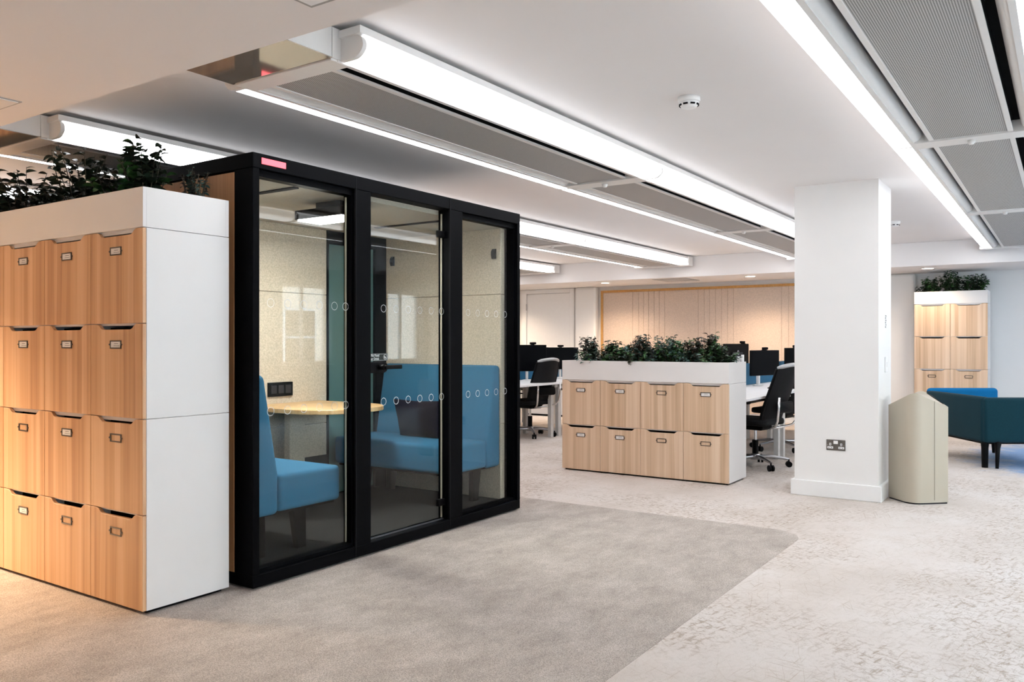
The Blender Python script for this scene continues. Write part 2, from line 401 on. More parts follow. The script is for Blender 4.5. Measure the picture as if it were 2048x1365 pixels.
hd = B(); hd.cyl((12.9, 7.5, 1.02), (12.85, 7.5, 1.02), .012, n=10); hd.cyl((12.85, 7.5, 1.02), (12.85, 7.61, 1.02), .01, n=10); hd.obj('door_handle', 'aluminium', dr)

fb = thing('felt_board', 'beige felt wall lining with vertical grooves in an oak frame', 'wall panel', (X1, 0, 0))
gy = [6.76, 6.192, 6.08, 5.987, 5.894, 5.793, 5.702, 5.603, 5.014, 4.912, 4.819, 4.718, 4.618, 4.519, 4.421, 3.663, 3.556, 3.46, 3.36, 3.26, 3.17, 2.5]
for ya, yb in zip(gy, gy[1:]):
    B().box(-.045, -.01, yb+.0016, ya-.0016, .12, 2.115, bevel=.0015).obj('felt_panel', 'felt_pink', fb)
B().box(-.036, 0, 2.5, 6.76, .12, 2.115).obj('backing', 'felt_pink', fb)
fr = B(); fr.box(-.06, 0, 6.76, 6.80, .12, 2.155); fr.box(-.06, 0, 2.46, 2.5, .12, 2.155); fr.box(-.06, 0, 2.5, 6.76, 2.115, 2.155)
fr.obj('frame', 'brass_oak', fb)

# ------------------------------------------------------------------ ceiling beams with lamps
BZ = 2.39
def diff_profile(s):
    p = [(.306, 0), (.365, 0)]
    for k in range(1, 9):
        t = R(90*k/8); p.append((.365+.065*math.sin(t), .046*(1-math.cos(t))))
    for k in range(1, 6):
        t = R(90*k/5); p.append((.39+.04*math.cos(t), .046+.042*math.sin(t)))
    p += [(.306, .088)]
    return [(s*y, z) for y, z in p]
def beam_unit(x0, L, yc, label, last=False):
    r = thing('ceiling_beam', label, 'ceiling beam', (x0, yc, BZ), 0, 'ceiling beams with lamps')
    for s in (-1, 1):
        d = B().prism(diff_profile(s), .035, L-.012, 'x').obj('diffuser', 'lamp_white', r, 40)
        for xa in (.012, L-.012) if last else (.012,):
            B().prism([(y*1.006, z-.001 if z < .01 else z+.001) for y, z in diff_profile(s)], xa, xa+.022, 'x').obj('end_cap', 'beam_white', d, 40)
        cv = B()
        cv.tube([(.06, s*.288, .052), (L-.02, s*.288, .052)], .05, 20); cv.box(0, L, s*.292-.012, s*.292+.012, -.004, .012)
        cv.obj('cove_tube', 'beam_white', r, 40)
        B().box(0, L, min(s*.30, s*.428), max(s*.30, s*.428), .089, .119).obj('side_housing', 'beam_white', r)
    B().box(0, L, -.30, .30, .100, .122).obj('plenum_shade', 'recess_shade', r)  # black lid, its colour gives the shade inside the recess
    B().box(.075, L-.01, -.182, .182, .006, .0115).obj('perforated_panel', 'perforated', r)
    B().box(.065, L-.005, -.198, .198, .0125, .098).obj('slot_shade', 'recess_shade', r)  # added black box so the slot beside the panel looks shaded
    f_ = B()
    for s in (-1, 1): f_.box(.06, L-.0, s*.192-.012, s*.192+.012, .002, .012)
    f_.box(.06, .08, -.180, .180, .002, .012); f_.box(L-.02, L, -.180, .180, .002, .012)
    f_.obj('panel_frame', 'beam_white', r)
    B().box(-.034 if x0 < 3 else -.085, .072, -.300, .300, -.006, .06, bevel=.002).obj('crossbar', 'beam_white', r)
    if x0 > 3: B().lathe([(.004, -.030), (.013, -.028), (.019, -.020), (.021, -.005)], 16, (-.005, 0, 0)).obj('sensor', 'beam_white', r)
    if x0 < 3: B().box(-.034, .03, -.309, .309, .003, .125).obj('end_plate', 'beam_white', r)
    if last:
        B().box(L-.0, L+.16, -.44, .44, -.01, .122, bevel=.004).obj('end_box', 'beam_white', r)
    return r
SEC = [(2.37, 2.91), (5.28, 3.06), (8.34, 3.13)]
rows = [(.445, 'row right of the white column'), (2.75, 'row passing in front of the booth roof'), (5.04, 'row above the booth and near planter'), (7.33, 'row farthest behind the booth')]
for yc, rl in rows:
    for i, (x0, L) in enumerate(SEC):
        beam_unit(x0, L, yc, 'white ceiling beam with two glowing strips, '+('near', 'middle', 'far')[i]+' section of '+rl, last=(i == 2))
    bx = thing('beam_end_box', 'glossy beige duct cover from near bulkhead to '+{.445: 'beam right of the column', 2.75: 'beam in front of the booth roof', 5.04: 'beam above the near planter', 7.33: 'beam farthest behind the booth'}[yc], 'duct cover', (1.8, yc, BZ), 0, 'glossy duct covers')
    B().box(0, .535, -.306, .306, .004, .14).obj('casing', 'beam_white', bx)
    B().box(0, .535, -.309, .309, 0, .004).obj('bottom_plate', 'beam_gloss', bx)

# warm downlights
def downlight(x, y, z, label, power, warm=(1, .77, .55), size=.075, group='round downlights', spot=True):
    r = thing('downlight', label, 'ceiling light', (x, y, z), 0, group)
    B().lathe([(size+.02, 0), (size+.02, -.004), (size, -.006), (size-.004, .0)], 28).obj('trim_ring', 'white_trim', r)
    B().lathe([(size-.004, -.001), (size-.006, -.0035), (.01, -.0035)], 28).obj('lens', 'downlight', r)
    l = bpy.data.lights.new('downlight_lamp', 'SPOT'); l.energy = power*6; l.color = warm; l.spot_size = R(140); l.spot_blend = .8; l.shadow_soft_size = .06
    o = bpy.data.objects.new('downlight_lamp', l); COL.objects.link(o); o.parent = r; o.location = (0, 0, -.03)
for y, lb in ((1.52, 'round warm downlight above the far lockers'), (3.88, 'round warm downlight above the felt wall beside the column'), (6.28, 'round warm downlight above the left end of the felt wall'), (8.6, 'round warm downlight above the white door hidden behind the booth')):
    downlight(12.06, y, SZ, lb, WARM_W*(.33 if y < 2 else 1))
downlight(1.05, 6.3, SZ, 'round warm downlight over the left end of the near lockers', NEAR_W*4.2, warm=(1, .73, .47))

v_ = thing('ceiling_vent', 'square dark flush vent in the far bulkhead', 'vent', (12.09, 5.06, SZ))
B().box(-.28, .28, -.28, .28, -.004, 0).obj('frame', 'brushed_grey', v_)
for k in range(9): B().box(-.25, .25, -.25+k*.058, -.21+k*.058, -.009, -.004).obj('slat', 'grey_paint', v_)
v_ = thing('ceiling_hatch', 'flush ceiling hatch with thin rim in near bulkhead by the left frame edge', 'hatch', (1.40, 3.77, SZ))
B().box(-.26, .26, -.26, .26, -.003, 0).obj('rim', 'brushed_grey', v_); B().box(-.25, .25, -.25, .25, -.006, -.003).obj('panel', 'beam_white', v_)
v_ = thing('ceiling_hatch', 'flush pale panel in near bulkhead cut by the top frame edge', 'hatch', (1.42, 1.58, SZ))
B().box(-.24, .24, -.24, .24, -.003, 0).obj('rim', 'brushed_grey', v_); B().box(-.225, .225, -.225, .225, -.006, -.003).obj('panel', 'desk_white', v_)

def smoke(x, y, label):
    r = thing('smoke_detector', label, 'smoke detector', (x, y, CZ), 0, 'ceiling smoke detectors')
    B().lathe([(.058, 0), (.058, -.02), (.054, -.026)], 28).obj('base', 'white_trim', r)
    B().lathe([(.050, -.024), (.052, -.034), (.040, -.052), (.03, -.056), (.006, -.057)], 28).obj('sensor_head', 'white_trim', r)
    for k in range(8):
        t = k*math.pi/4
        s_ = B().box(-.012, .012, -.003, .003, -.004, .004).obj('slot', 'black_inside', r); s_.location = (.048*math.cos(t), .048*math.sin(t), -.041); s_.rotation_euler = (0, 0, t+math.pi/2)
smoke(4.087, 1.638, 'white round smoke detector on the bare ceiling before the column')
smoke(9.49, 1.513, 'small white smoke detector on the ceiling beyond the column')

# ------------------------------------------------------------------ lockers
DEP = .465
def door_mesh(wd, hh, mname):
    c = wd/2; d = .027
    pts = [(.0015, .0015), (wd-.0015, .0015), (wd-.0015, hh-.002)]
    q = [(c+.168, hh-.002), (c+.158, hh-.0035), (c+.149, hh-.0075), (c+.140, hh-.014), (c+.131, hh-.021), (c+.122, hh-.0255), (c+.112, hh-d)]
    pts += q + [(2*c-y, z) for y, z in q[::-1]] + [(.0015, hh-.002)]
    return B().prism(pts, 0, .018, 'x', bevel=.0012).mesh('locker_door', mname)
def rounded(poly, rads, n=8):
    out_ = []
    for i, p in enumerate(poly):
        p = Vector(p); a1 = Vector(poly[i-1])-p; a2 = Vector(poly[(i+1) % len(poly)])-p; r_ = rads[i]
        if r_ == 0: out_.append(tuple(p)); continue
        ha = a1.angle(a2)/2; tl = r_/math.tan(ha); c = p+(a1.normalized()+a2.normalized()).normalized()*(r_/math.sin(ha))
        s_, e_ = p+a1.normalized()*tl-c, p+a2.normalized()*tl-c; an = s_.angle_signed(e_)
        for k in range(n+1): out_.append(tuple(c+Matrix.Rotation(-an*k/n, 2) @ s_))
    return out_
HOLD = {}
def holder_parts(door, wd, hh, card):
    if not HOLD:
        b = B(); w2, h2, t = .046, .0195, .0055
        b.box(-.004, 0, -w2, w2, -h2, -h2+t); b.box(-.004, 0, -w2, w2, h2-t, h2); b.box(-.004, 0, -w2, -w2+t, -h2+t, h2-t); b.box(-.004, 0, w2-t, w2, -h2+t, h2-t)
        for sy in (-1, 1): b.cyl((-.001, sy*(w2+.003), 0), (-.005, sy*(w2+.003), 0), .0045, n=10)
        HOLD['frame'] = b.mesh('label_holder', 'holder_steel')
        b = B(); b.box(-.0022, -.0004, -.0405, .0405, -.014, .014, 0)
        b.box(-.0026, -.0022, -.022, .012, .003, .0055, 1); b.box(-.0026, -.0022, -.030, .016, -.0065, -.0045, 1)
        HOLD['card'] = b.mesh('name_card', ['card', 'card_ink'])
    a = link('label_holder', HOLD['frame'], door); a.location = (0, wd/2, hh-.098)
    if card:
        c = link('name_card', HOLD['card'], door); c.location = (0, wd/2, hh-.098)
DM = {}
def locker(loc, wd, label, group, cards, mname='oak', hh=.44, end=False):
    """two doors high; front at local x=0 facing -X; cards: (upper, lower) 1 card, 0 empty holder, None no holder"""
    r = thing('locker', label, 'locker', loc, 0, group)
    key = ('b', wd, hh)
    if key not in DM:
        b = B(); T = .018; H = 2*hh
        b.box(.0185, DEP, 0, T, .0015, H-.0015); b.box(.0185, DEP, wd-T, wd, .0015, H-.0015)
        for z in (0, hh-T/2, H-T): b.box(.0185, DEP, T, wd-T, z, z+T)
        b.box(DEP-.01, DEP, T, wd-T, T, hh-T/2); b.box(DEP-.01, DEP, T, wd-T, hh+T/2, H-T)
        DM[key] = b.mesh('carcass', 'white_melamine')
        b = B()
        for z in (T+.001, hh+T/2+.001): b.box(.09, .10, T+.001, wd-T-.001, z, z+hh-2*T)
        DM['i', wd, hh] = b.mesh('inner_shade', 'black_inside')  # black sheets behind the door slots, standing in for the shade inside
        DM['d', wd, hh] = door_mesh(wd, hh, mname)
    link('carcass', DM[key], r); link('inner_shade', DM['i', wd, hh], r)
    for k in (0, 1):
        d = link('door', DM['d', wd, hh], r); d.location = (0, 0, k*hh)
        cd = cards[1-k]
        if cd is not None: holder_parts(d, wd, hh, cd)
    return r
def planter_box(loc, ln, label, hh=.19):
    r = thing('planter_box', label, 'planter', loc)
    b = B(); T = .018
    b.box(0, T, 0, ln, .0015, hh, bevel=.001); b.box(DEP-T, DEP, 0, ln, .0015, hh, bevel=.001); b.box(T, DEP-T, 0, T, .0015, hh); b.box(T, DEP-T, ln-T, ln, .0015, hh); b.box(T, DEP-T, T, ln-T, 0, T)
    b.obj('trough', 'white_melamine', r)
    b = B(); nx, ny = 6, int(ln/.06); g_ = [[None]*(ny+1) for _ in range(nx+1)]
    for i in range(nx+1):
        for j in range(ny+1): g_[i][j] = b.bm.verts.new((T+(DEP-2*T)*i/nx, T+(ln-2*T)*j/ny, hh-.03+random.uniform(-.01, .01)))
    for i in range(nx):
        for j in range(ny): b.bm.faces.new((g_[i][j], g_[i+1][j], g_[i+1][j+1], g_[i][j+1]))
    s_ = b.obj('soil', 'soil', r, 60); s_['kind'] = 'stuff'
    return r
def plinth(loc, ln, label):
    o = B().box(.03, DEP-.03, .02, ln-.02, 0, .014).obj('plinth', 'black_plastic'); o.location = loc
    return tag(o, label, 'plinth')

# near bank
PW = .437; NY = 3.495; NX = 2.176
plinth((NX, NY, .003), PW*4, 'thin black plinth under the near locker wall')
colname = ['near bank column next to white end panel', 'second near bank column from white panel', 'third near bank column from white panel', 'near bank column cut by frame edge']
cardsN = [((1, 1), (0, 0)), ((1, 1), (1, 0)), ((1, 1), (0, 1)), ((1, 1), (1, 0))]
for k in range(4):
    locker((NX, NY+k*PW, .017+.88), PW, 'oak locker with two doors, upper unit in '+colname[k], 'near bank of oak lockers', cardsN[k][0])
    locker((NX, NY+k*PW, .017), PW, 'oak locker with two doors, floor unit in '+colname[k], 'near bank of oak lockers', cardsN[k][1])
planter_box((NX, NY, .017+1.76), PW*4, 'long white planter trough on top of the near lockers', .185)
# mid bank
MX, MY, MW = 7.0, 2.44, .42
plinth((MX, MY, 0), MW*4, 'thin black plinth under the low locker bank')
cardsM = [(1, 0), (0, 0), (1, 1), (1, 1)]
mn = ['first from its white right end', 'second from its white right end', 'second from its left end', 'at its left end beside the booth']
for k in range(4):
    locker((MX, MY+k*MW, .014), MW, 'pale oak two-door locker in the low planter bank, '+mn[k], 'low bank of pale lockers', cardsM[k], 'oak_light', .4355)
planter_box((MX, MY, .014+.871), MW*4, 'white planter trough on top of the low pale locker bank', .187)
# far bank
FX, FY, FW = 12.42, .86, .437
plinth((FX, FY, 0), FW*2, 'thin black plinth under the far locker tower')
for k in range(2):
    for lv in (0, 1):
        locker((FX, FY+k*FW, .014+lv*.876), FW, 'pale oak two-door locker against far wall, '+('lower' if lv == 0 else 'upper')+' unit on the '+('right' if k == 0 else 'left'), 'far tower of pale lockers', (None, None) if lv else (0, 0), 'oak_light', .438)
planter_box((FX, FY, .014+1.752), FW*2, 'short white planter trough on top of the far locker tower', .17)

# ------------------------------------------------------------------ plants
def leaf_bm(l, wd, curl):
    b = bmesh.new(); n = 4; rows_ = []
    for i in range(n+1):
        t = i/n; hw = wd*math.sin(math.pi*min(1, t*.92+.06))**.8*.5; z = -curl*t*t*l
        rows_.append([b.verts.new((-hw, t*l, z+hw*.35)), b.verts.new((0, t*l, z)), b.verts.new((hw, t*l, z+hw*.35))])
    for A, C in zip(rows_, rows_[1:]):
        for k in (0, 1): f_ = b.faces.new((A[k], A[k+1], C[k+1], C[k])); f_.smooth = True
    return b
def leaf_matrix(p, d, roll, sc=1.):
    d = d.normalized(); s_ = d.cross(Vector((0, 0, 1)))
    s_ = s_.normalized() if s_.length > 1e-3 else Vector((1, 0, 0)); u = s_.cross(d)
    m_ = Matrix((s_, d, u)).transposed().to_4x4()
    return Matrix.Translation(p) @ m_ @ Matrix.Rotation(roll, 4, 'Y') @ Matrix.Scale(sc, 4)
LEAVES = {}
def plant(loc, label, height, spread, stems, leaves, ll, lw, mats, group, indiv=False, upright=.5, seed=1, top_bias=0.):
    rnd = random.Random(seed); r = thing('potted_plant', label, 'plant', loc, 0, group)
    sb = B(); fol = {m_: B() for m_ in mats}; cnt = 0
    for s in range(stems):
        an = rnd.uniform(0, 2*math.pi); hh = height*rnd.uniform(.5, 1.0) if s > 1 else height
        sp = spread*rnd.uniform(.25, 1)*(1.15-hh/height*upright)
        base = Vector((math.cos(an)*sp*.35, math.sin(an)*sp*.35, -.03)); tip = Vector((math.cos(an)*sp, math.sin(an)*sp, hh))
        ctl = (base+tip)/2+Vector((rnd.uniform(-.2, .2)*sp, rnd.uniform(-.2, .2)*sp, hh*.15))
        path = [base*(1-t)**2+ctl*2*t*(1-t)+tip*t*t for t in (0, .25, .5, .75, 1)]
        sb.tube(path, [.0035, .003, .0025, .002, .0012], 5)
        mt = mats[s % len(mats)]
        for k in range(leaves):
            t = top_bias+(1-top_bias)*(.12+.88*(k+rnd.uniform(0, 1))/leaves); t = min(t, 1)
            p = base*(1-t)**2+ctl*2*t*(1-t)+tip*t*t
            a2 = rnd.uniform(0, 2*math.pi); d = Vector((math.cos(a2), math.sin(a2), rnd.uniform(-.35, .75)))
            sc = rnd.uniform(.65, 1.15)*(1.1-.35*t)
            M_ = leaf_matrix(p, d, rnd.uniform(-.6, .6), sc)
            if indiv and cnt < 290:
                key = (ll, lw, mt)
                if key not in LEAVES:
                    b = B(); b.add(leaf_bm(ll, lw, .35)); LEAVES[key] = b.mesh('leaf', mt)
                o = link('leaf', LEAVES[key], r); o.matrix_local = M_; cnt += 1
            else: fol[mt].add(leaf_bm(ll, lw, .35), 0, M_)
    sb.obj('stem', 'stem_brown', r)
    for m_, b in fol.items():
        if len(b.bm.verts):
            o = b.obj('foliage', m_, r); o['kind'] = 'stuff'
    return r
PZ = .017+1.76+.15
GN = 'foliage plants in the near planter'
plant((2.40, 5.02, PZ), 'dense dark leafy plant at the left frame edge on near lockers', .33, .29, 26, 12, .076, .042, ['leaf_dark'], GN, True, .25, 3, .1)
plant((2.40, 4.40, PZ), 'dark trailing plant with sparse tall stems, second from left on near lockers', .37, .27, 19, 15, .064, .042, ['leaf_dark'], GN, True, .45, 11, .05)
plant((2.38, 3.80, PZ), 'tall green rounded leaf plant above the near locker corner', .315, .20, 20, 14, .062, .052, ['leaf_dark', 'leaf_green', 'leaf_dark'], GN, True, .55, 5, .08)
plant((2.51, 3.585, PZ), 'small bluish fine leaved sprig beside the booth post on near lockers', .185, .13, 18, 16, .032, .018, ['leaf_blue', 'leaf_brown'], GN, True, .6, 8)
plant((2.42, 4.08, PZ), 'low dark filler foliage between the taller near locker plants', .17, .24, 24, 12, .054, .036, ['leaf_dark', 'leaf_dark', 'leaf_green'], GN, True, .3, 9)
plant((2.42, 4.72, PZ), 'low dark filler foliage behind the left tall near locker plants', .18, .25, 24, 12, .054, .036, ['leaf_dark'], GN, True, .3, 10)
MZ = .014+.871+.155
GM = 'foliage plants on the low locker bank'
mids = [(3.93, .21, .10, 'upright dark plant at the left end of the low bank', ['leaf_brown', 'leaf_blue', 'leaf_dark']),
        (3.70, .16, .11, 'bushy green plant second from left on the low bank', ['leaf_green', 'leaf_dark']),
        (3.50, .12, .10, 'low pale variegated plant third from left on the low bank', ['leaf_blue', 'leaf_green']),
        (3.36, .22, .10, 'spiky plant with one tall stem, fourth from left on the low bank', ['leaf_brown', 'leaf_blue']),
        (3.14, .21, .14, 'large broad bushy plant in the middle of the low bank', ['leaf_dark', 'leaf_blue', 'leaf_green']),
        (2.98, .17, .11, 'greyish eucalyptus sprig plant right of the middle of the low bank', ['leaf_blue', 'leaf_green']),
        (2.83, .19, .11, 'dense brown tipped shrub third from right on the low bank', ['leaf_brown', 'leaf_green', 'leaf_dark']),
        (2.68, .23, .08, 'plant with a thin tall spike second from right on the low bank', ['leaf_green', 'leaf_brown']),
        (2.57, .13, .085, 'green leafy plant at the right white end of the low bank', ['leaf_green', 'leaf_dark'])]
for i, (y, hh, sp, lb, ms_) in enumerate(mids):
    plant((MX+.20+.05*math.sin(i*2.1), y, MZ), lb, hh+.065, sp*1.75, 30, 18, .052, .030, ms_, GM, False, .65, 20+i)
for i, (y, lb) in enumerate(((3.80, 'low green filler foliage at the left end of the low bank'), (3.42, 'low green filler foliage left of the middle of the low bank'), (3.02, 'low green filler foliage right of the middle of the low bank'), (2.66, 'low green filler foliage at the right end of the low bank'))):
    plant((MX+.17, y, MZ), lb, .125, .30, 34, 12, .050, .032, ['leaf_green', 'leaf_dark', 'leaf_blue'], GM, False, .2, 60+i)
for i, (y, hh, lb) in enumerate(((1.55, .17, 'left clump of green foliage above far lockers'), (1.28, .25, 'tallest middle clump of green foliage above far lockers'), (1.02, .20, 'right clump of green foliage above far lockers'))):
    plant((FX+.22, y, .014+1.752+.14), lb, hh+.06, .24, 26, 18, .06, .034, ['leaf_green', 'leaf_dark'], 'foliage plants on the far lockers', False, .5, 40+i)

# ------------------------------------------------------------------ meeting booth
PX0, PX1, PY0, PY1, PH = 2.70, 5.134, 3.385, 4.74, 2.207
gdx = PY0+.055
pod = thing('meeting_booth', 'black framed glass meeting booth with red status light, front one', 'booth', (0, 0, 0))
def part(b, name, m_, parent=pod, smooth=None): return b.obj(name, m_, parent, smooth)
part(B().box(PX0, PX1, PY0, PY1, 2.13, PH, bevel=.003), 'roof', 'black_frame')
part(B().box(PX0, PX1, PY0, PY1, .012, .075, bevel=.003), 'base_frame', 'black_frame')
for xa, xb, yb in ((PX0, 2.742, PY0+.145), (3.423, 3.546, PY0+.10), (4.293, 4.428, PY0+.10), (5.10, PX1, PY0+.12)):
    part(B().box(xa, xb, PY0, yb, .075, 2.13, bevel=.002), 'post', 'black_frame')
for xs_ in (3.423, 4.293): part(B().box(xs_-.003, xs_+.003, PY0-.002, PY0+.01, .02, 2.20), 'joint_strip', 'black_inside')
for xa, xb in ((2.742, 3.423), (4.428, 5.10)):
    fr = B(); fr.box(xa, xb, gdx-.03, gdx+.03, .075, .095); fr.box(xa, xb, gdx-.03, gdx+.03, 2.095, 2.13); fr.box(xa, xa+.012, gdx-.03, gdx+.03, .095, 2.095); fr.box(xb-.012, xb, gdx-.03, gdx+.03, .095, 2.095)
    part(fr, 'glazing_frame', 'black_frame')
ring_me = None
def ring(parent, x, z):
    global ring_me
    if ring_me is None:
        b = B(); n = 24; ro, ri = .0235, .0205
        for k in range(n):
            t0, t1 = 2*math.pi*k/n, 2*math.pi*(k+1)/n; y = -.0006
            b.face([(ro*math.cos(t0), y, ro*math.sin(t0)), (ro*math.cos(t1), y, ro*math.sin(t1)), (ri*math.cos(t1), y, ri*math.sin(t1)), (ri*math.cos(t0), y, ri*math.sin(t0))])
        ring_me = b.mesh('ring_sticker', 'ring_white')
    o = link('ring_sticker', ring_me, parent); o.location = (x, gdx-.0045, z)
for nm, xa, xb, x0, z0, z1 in (('glass_pane', 2.754, 3.411, 2.853, .095, 2.095), ('glass_door', 3.552, 4.287, 3.707, .083, 2.112), ('glass_pane', 4.44, 5.088, 4.556, .095, 2.095)):
    gp = part(B().box(xa, xb, gdx-.004, gdx+.004, z0, z1), nm, 'glass')
    for k in range(5 if xa > 4.4 else 6):
        x = min(x0+k*.1125, xb-.022)
        ring(gp, x, 1.455); ring(gp, x, .89)
    if xa < 4.4: B().box(xb-.011, xb-.003, gdx+.005, gdx+.013, z0+.004, z1-.01).obj('edge_strip', 'edge_beige', gp)
    if nm == 'glass_door':
        for zz in (1.965, .19):
            B().box(4.225, 4.295, gdx-.014, gdx+.014, zz-.022, zz+.022, bevel=.003).obj('hinge', 'black_plastic', gp)
        b = B(); b.prism([(3.548, 1.066), (3.705, 1.066), (3.722, 1.072), (3.733, 1.086), (3.735, 1.10), (3.733, 1.113), (3.722, 1.126), (3.705, 1.132), (3.548, 1.132)], gdx-.016, gdx+.016, 'y', bevel=.003)
        b.obj('lock_case', 'black_plastic', gp)
        b = B(); b.cyl((3.665, gdx-.016, 1.100), (3.665, gdx-.06, 1.100), .018, n=16); b.box(3.655, 3.80, gdx-.075, gdx-.058, 1.088, 1.113, bevel=.004)
        b.obj('handle', 'black_plastic', gp)
        e = B(); e.box(3.552, 4.287, gdx-.005, gdx+.005, .076, .083); e.obj('bottom_seal', 'aluminium', gp)
rl = part(B().box(2.754, 2.908, PY0-.004, PY0+.002, 2.155, 2.186), 'status_light', 'red_light')
rl['label'] = 'red glowing status light'
# interior
part(B().box(PX0+.03, PX1-.03, PY0+.1, PY1-.03, .06, .078), 'carpet', 'pod_carpet')
part(B().box(PX0+.03, PX1-.03, PY0+.1, PY1-.03, 2.10, 2.13), 'inner_ceiling', 'pod_ceiling')
for z0, z1 in ((.078, .64), (.643, 1.607), (1.610, 2.10)):
    part(B().box(PX0+.02, PX0+.075, PY0+.145, 4.70, z0, z1, bevel=.003), 'felt_panel', 'felt_beige')
    part(B().box(5.05, 5.115, PY0+.12, 4.70, z0, z1, bevel=.003), 'felt_panel', 'felt_beige')
    part(B().box(PX0+.075, 4.40, 4.66, 4.70, z0, z1, bevel=.003), 'felt_panel', 'felt_beige')
part(B().box(PX0+.075, 4.40, 4.648, 4.66, .078, .40), 'under_bench_shade', 'black_plastic')  # black strip put in for the shade below the bench
part(B().box(PX0+.012, PX1-.012, 4.70, PY1, .075, 2.13), 'back_wall', 'black_frame')
part(B().box(4.41, 4.93, 4.675, 4.685, .09, 2.03), 'back_window', 'teal_film')
fr = B(); fr.box(4.40, 4.415, 4.65, 4.70, .078, 2.10); fr.box(4.92, 5.05, 4.65, 4.70, .078, 2.10); fr.box(4.415, 4.92, 4.65, 4.70, 2.0, 2.10)
part(fr, 'window_frame', 'black_frame')
part(B().box(PX0-.002, PX0+.02, PY0+.145, PY1, .075, 2.12), 'side_panel', 'oak_pod')
part(B().box(PX1-.02, PX1+.002, PY0+.12, PY1, .075, 2.12), 'side_panel', 'oak_pod')
lm = part(B().box(3.42, 3.63, 3.50, 3.90, 1.995, 2.05, bevel=.003), 'ceiling_light', 'black_plastic')
B().box(3.435, 3.615, 3.515, 3.885, 1.988, 1.996).obj('light_diffuser', 'pod_lamp', lm)
part(B().box(3.50, 3.55, 3.6, 3.8, 2.05, 2.10), 'light_mount', 'black_plastic')
part(B().box(3.06, 3.10, 3.50, 3.82, 2.093, 2.1005), 'vent_slot', 'black_inside')
part(B().box(4.47, 4.51, 3.60, 4.24, 2.093, 2.1005), 'vent_slot', 'black_inside')
for y in (4.575, 3.56):
    hk = B(); hk.prism([(5.05, 1.95), (5.042, 1.95), (5.028, 1.93), (5.026, 1.905), (5.034, 1.875), (5.05, 1.875)], y-.018, y+.018, 'y', bevel=.002)
    part(hk, 'coat_hook', 'black_plastic')
sk_ = part(B().box(3.84, 4.06, 4.645, 4.66, .865, .965, bevel=.002), 'power_strip', 'black_plastic')
for k in range(3): B().box(3.86+k*.065, 3.91+k*.065, 4.641, 4.646, .885, .945, bevel=.002).obj('outlet', 'charcoal_plastic', sk_)

# second booth standing behind, back to back
QY0, QY1 = 4.765, 6.2
pod2 = thing('meeting_booth', 'second black booth standing back to back behind the front booth', 'booth', (0, 0, 0))
B().box(PX0, PX1, QY0, QY1, 2.13, PH, bevel=.003).obj('roof', 'black_frame', pod2)
B().box(PX0, PX1, QY0, QY1, .012, .075, bevel=.003).obj('base_frame', 'black_frame', pod2)
B().box(PX0, PX0+.03, QY0, QY1-.14, .075, 2.13).obj('side_panel', 'oak_pod', pod2)
B().box(PX1-.03, PX1, QY0, QY1-.14, .075, 2.13).obj('side_panel', 'oak_pod', pod2)
B().box(PX0+.03, PX1-.03, QY0, QY0+.04, .075, 2.13).obj('back_wall', 'felt_beige', pod2)
for xa, xb in ((PX0, PX0+.04), (3.423, 3.546), (4.293, 4.428), (5.094, PX1)): B().box(xa, xb, QY1-.14, QY1, .075, 2.13).obj('post', 'black_frame', pod2)
for xa, xb in ((2.74, 3.423), (3.546, 4.293), (4.428, 5.094)): B().box(xa, xb, QY1-.06, QY1-.052, .075, 2.13).obj('glass_pane', 'glass', pod2)

# booth benches
def bench(loc, rz, label):
    r = thing('bench_sofa', label, 'sofa', loc, rz, 'blue booth benches'); L = 1.10
    z0 = .328-.078
    B().prism([(0, z0), (.175, z0), (.175, .47), (.088, .96), (.080, 1.0), (0, 1.0)], 0, L, 'y', bevel=.028, seg=4).obj('backrest', 'sofa_blue', r, 50)
    b = B(); bm_ = bmesh.new(); bmesh.ops.create_cube(bm_, size=1)
    for v in bm_.verts: v.co = (.40+v.co.x*.45, L/2+v.co.y*L, .36+v.co.z*.20)
    bmesh.ops.bevel(bm_, geom=bm_.edges[:], offset=.03, segments=4, affect='EDGES', profile=.6)
    b.add(bm_, 0); b.obj('seat', 'sofa_blue', r, 50)
    B().box(.03, .6, .03, L-.03, .245, .262).obj('seat_rail', 'black_plastic', r)
    for x, y in ((.13, .14), (.42, .14), (.13, L-.14), (.42, L-.14)):
        b = B(); b.prism([(x-.05, y-.022), (x+.05, y-.022), (x+.05, y+.022), (x-.05, y+.022)], 0, .25, bevel=.004)
        for v in b.bm.verts:
            if v.co.z < .1: v.co.x = x+(v.co.x-x)*.6+.02
        b.obj('leg', 'black_plastic', r)
    return r
bench((2.79, 3.50, .078), 0, 'blue upholstered bench in the booth, nearest the oak lockers')
bench((5.045, 4.60, .078), math.pi, 'blue upholstered bench in the booth with the plum cushion on it')
# booth table
tb = thing('booth_table', 'oak topped table with rounded end between the booth benches', 'table', (3.92, 4.655, .078))
pts = rounded([(-.30, 0), (-.30, -.805), (.40, -.805), (.40, 0)], [0, .27, .27, 0], 10)
B().prism(pts, .707, .737, bevel=.003).obj('table_top', 'oak_table', tb)
B().box(-.02, .12, -.16, -.10, 0, .707, bevel=.004).obj('leg', 'felt_beige', tb)
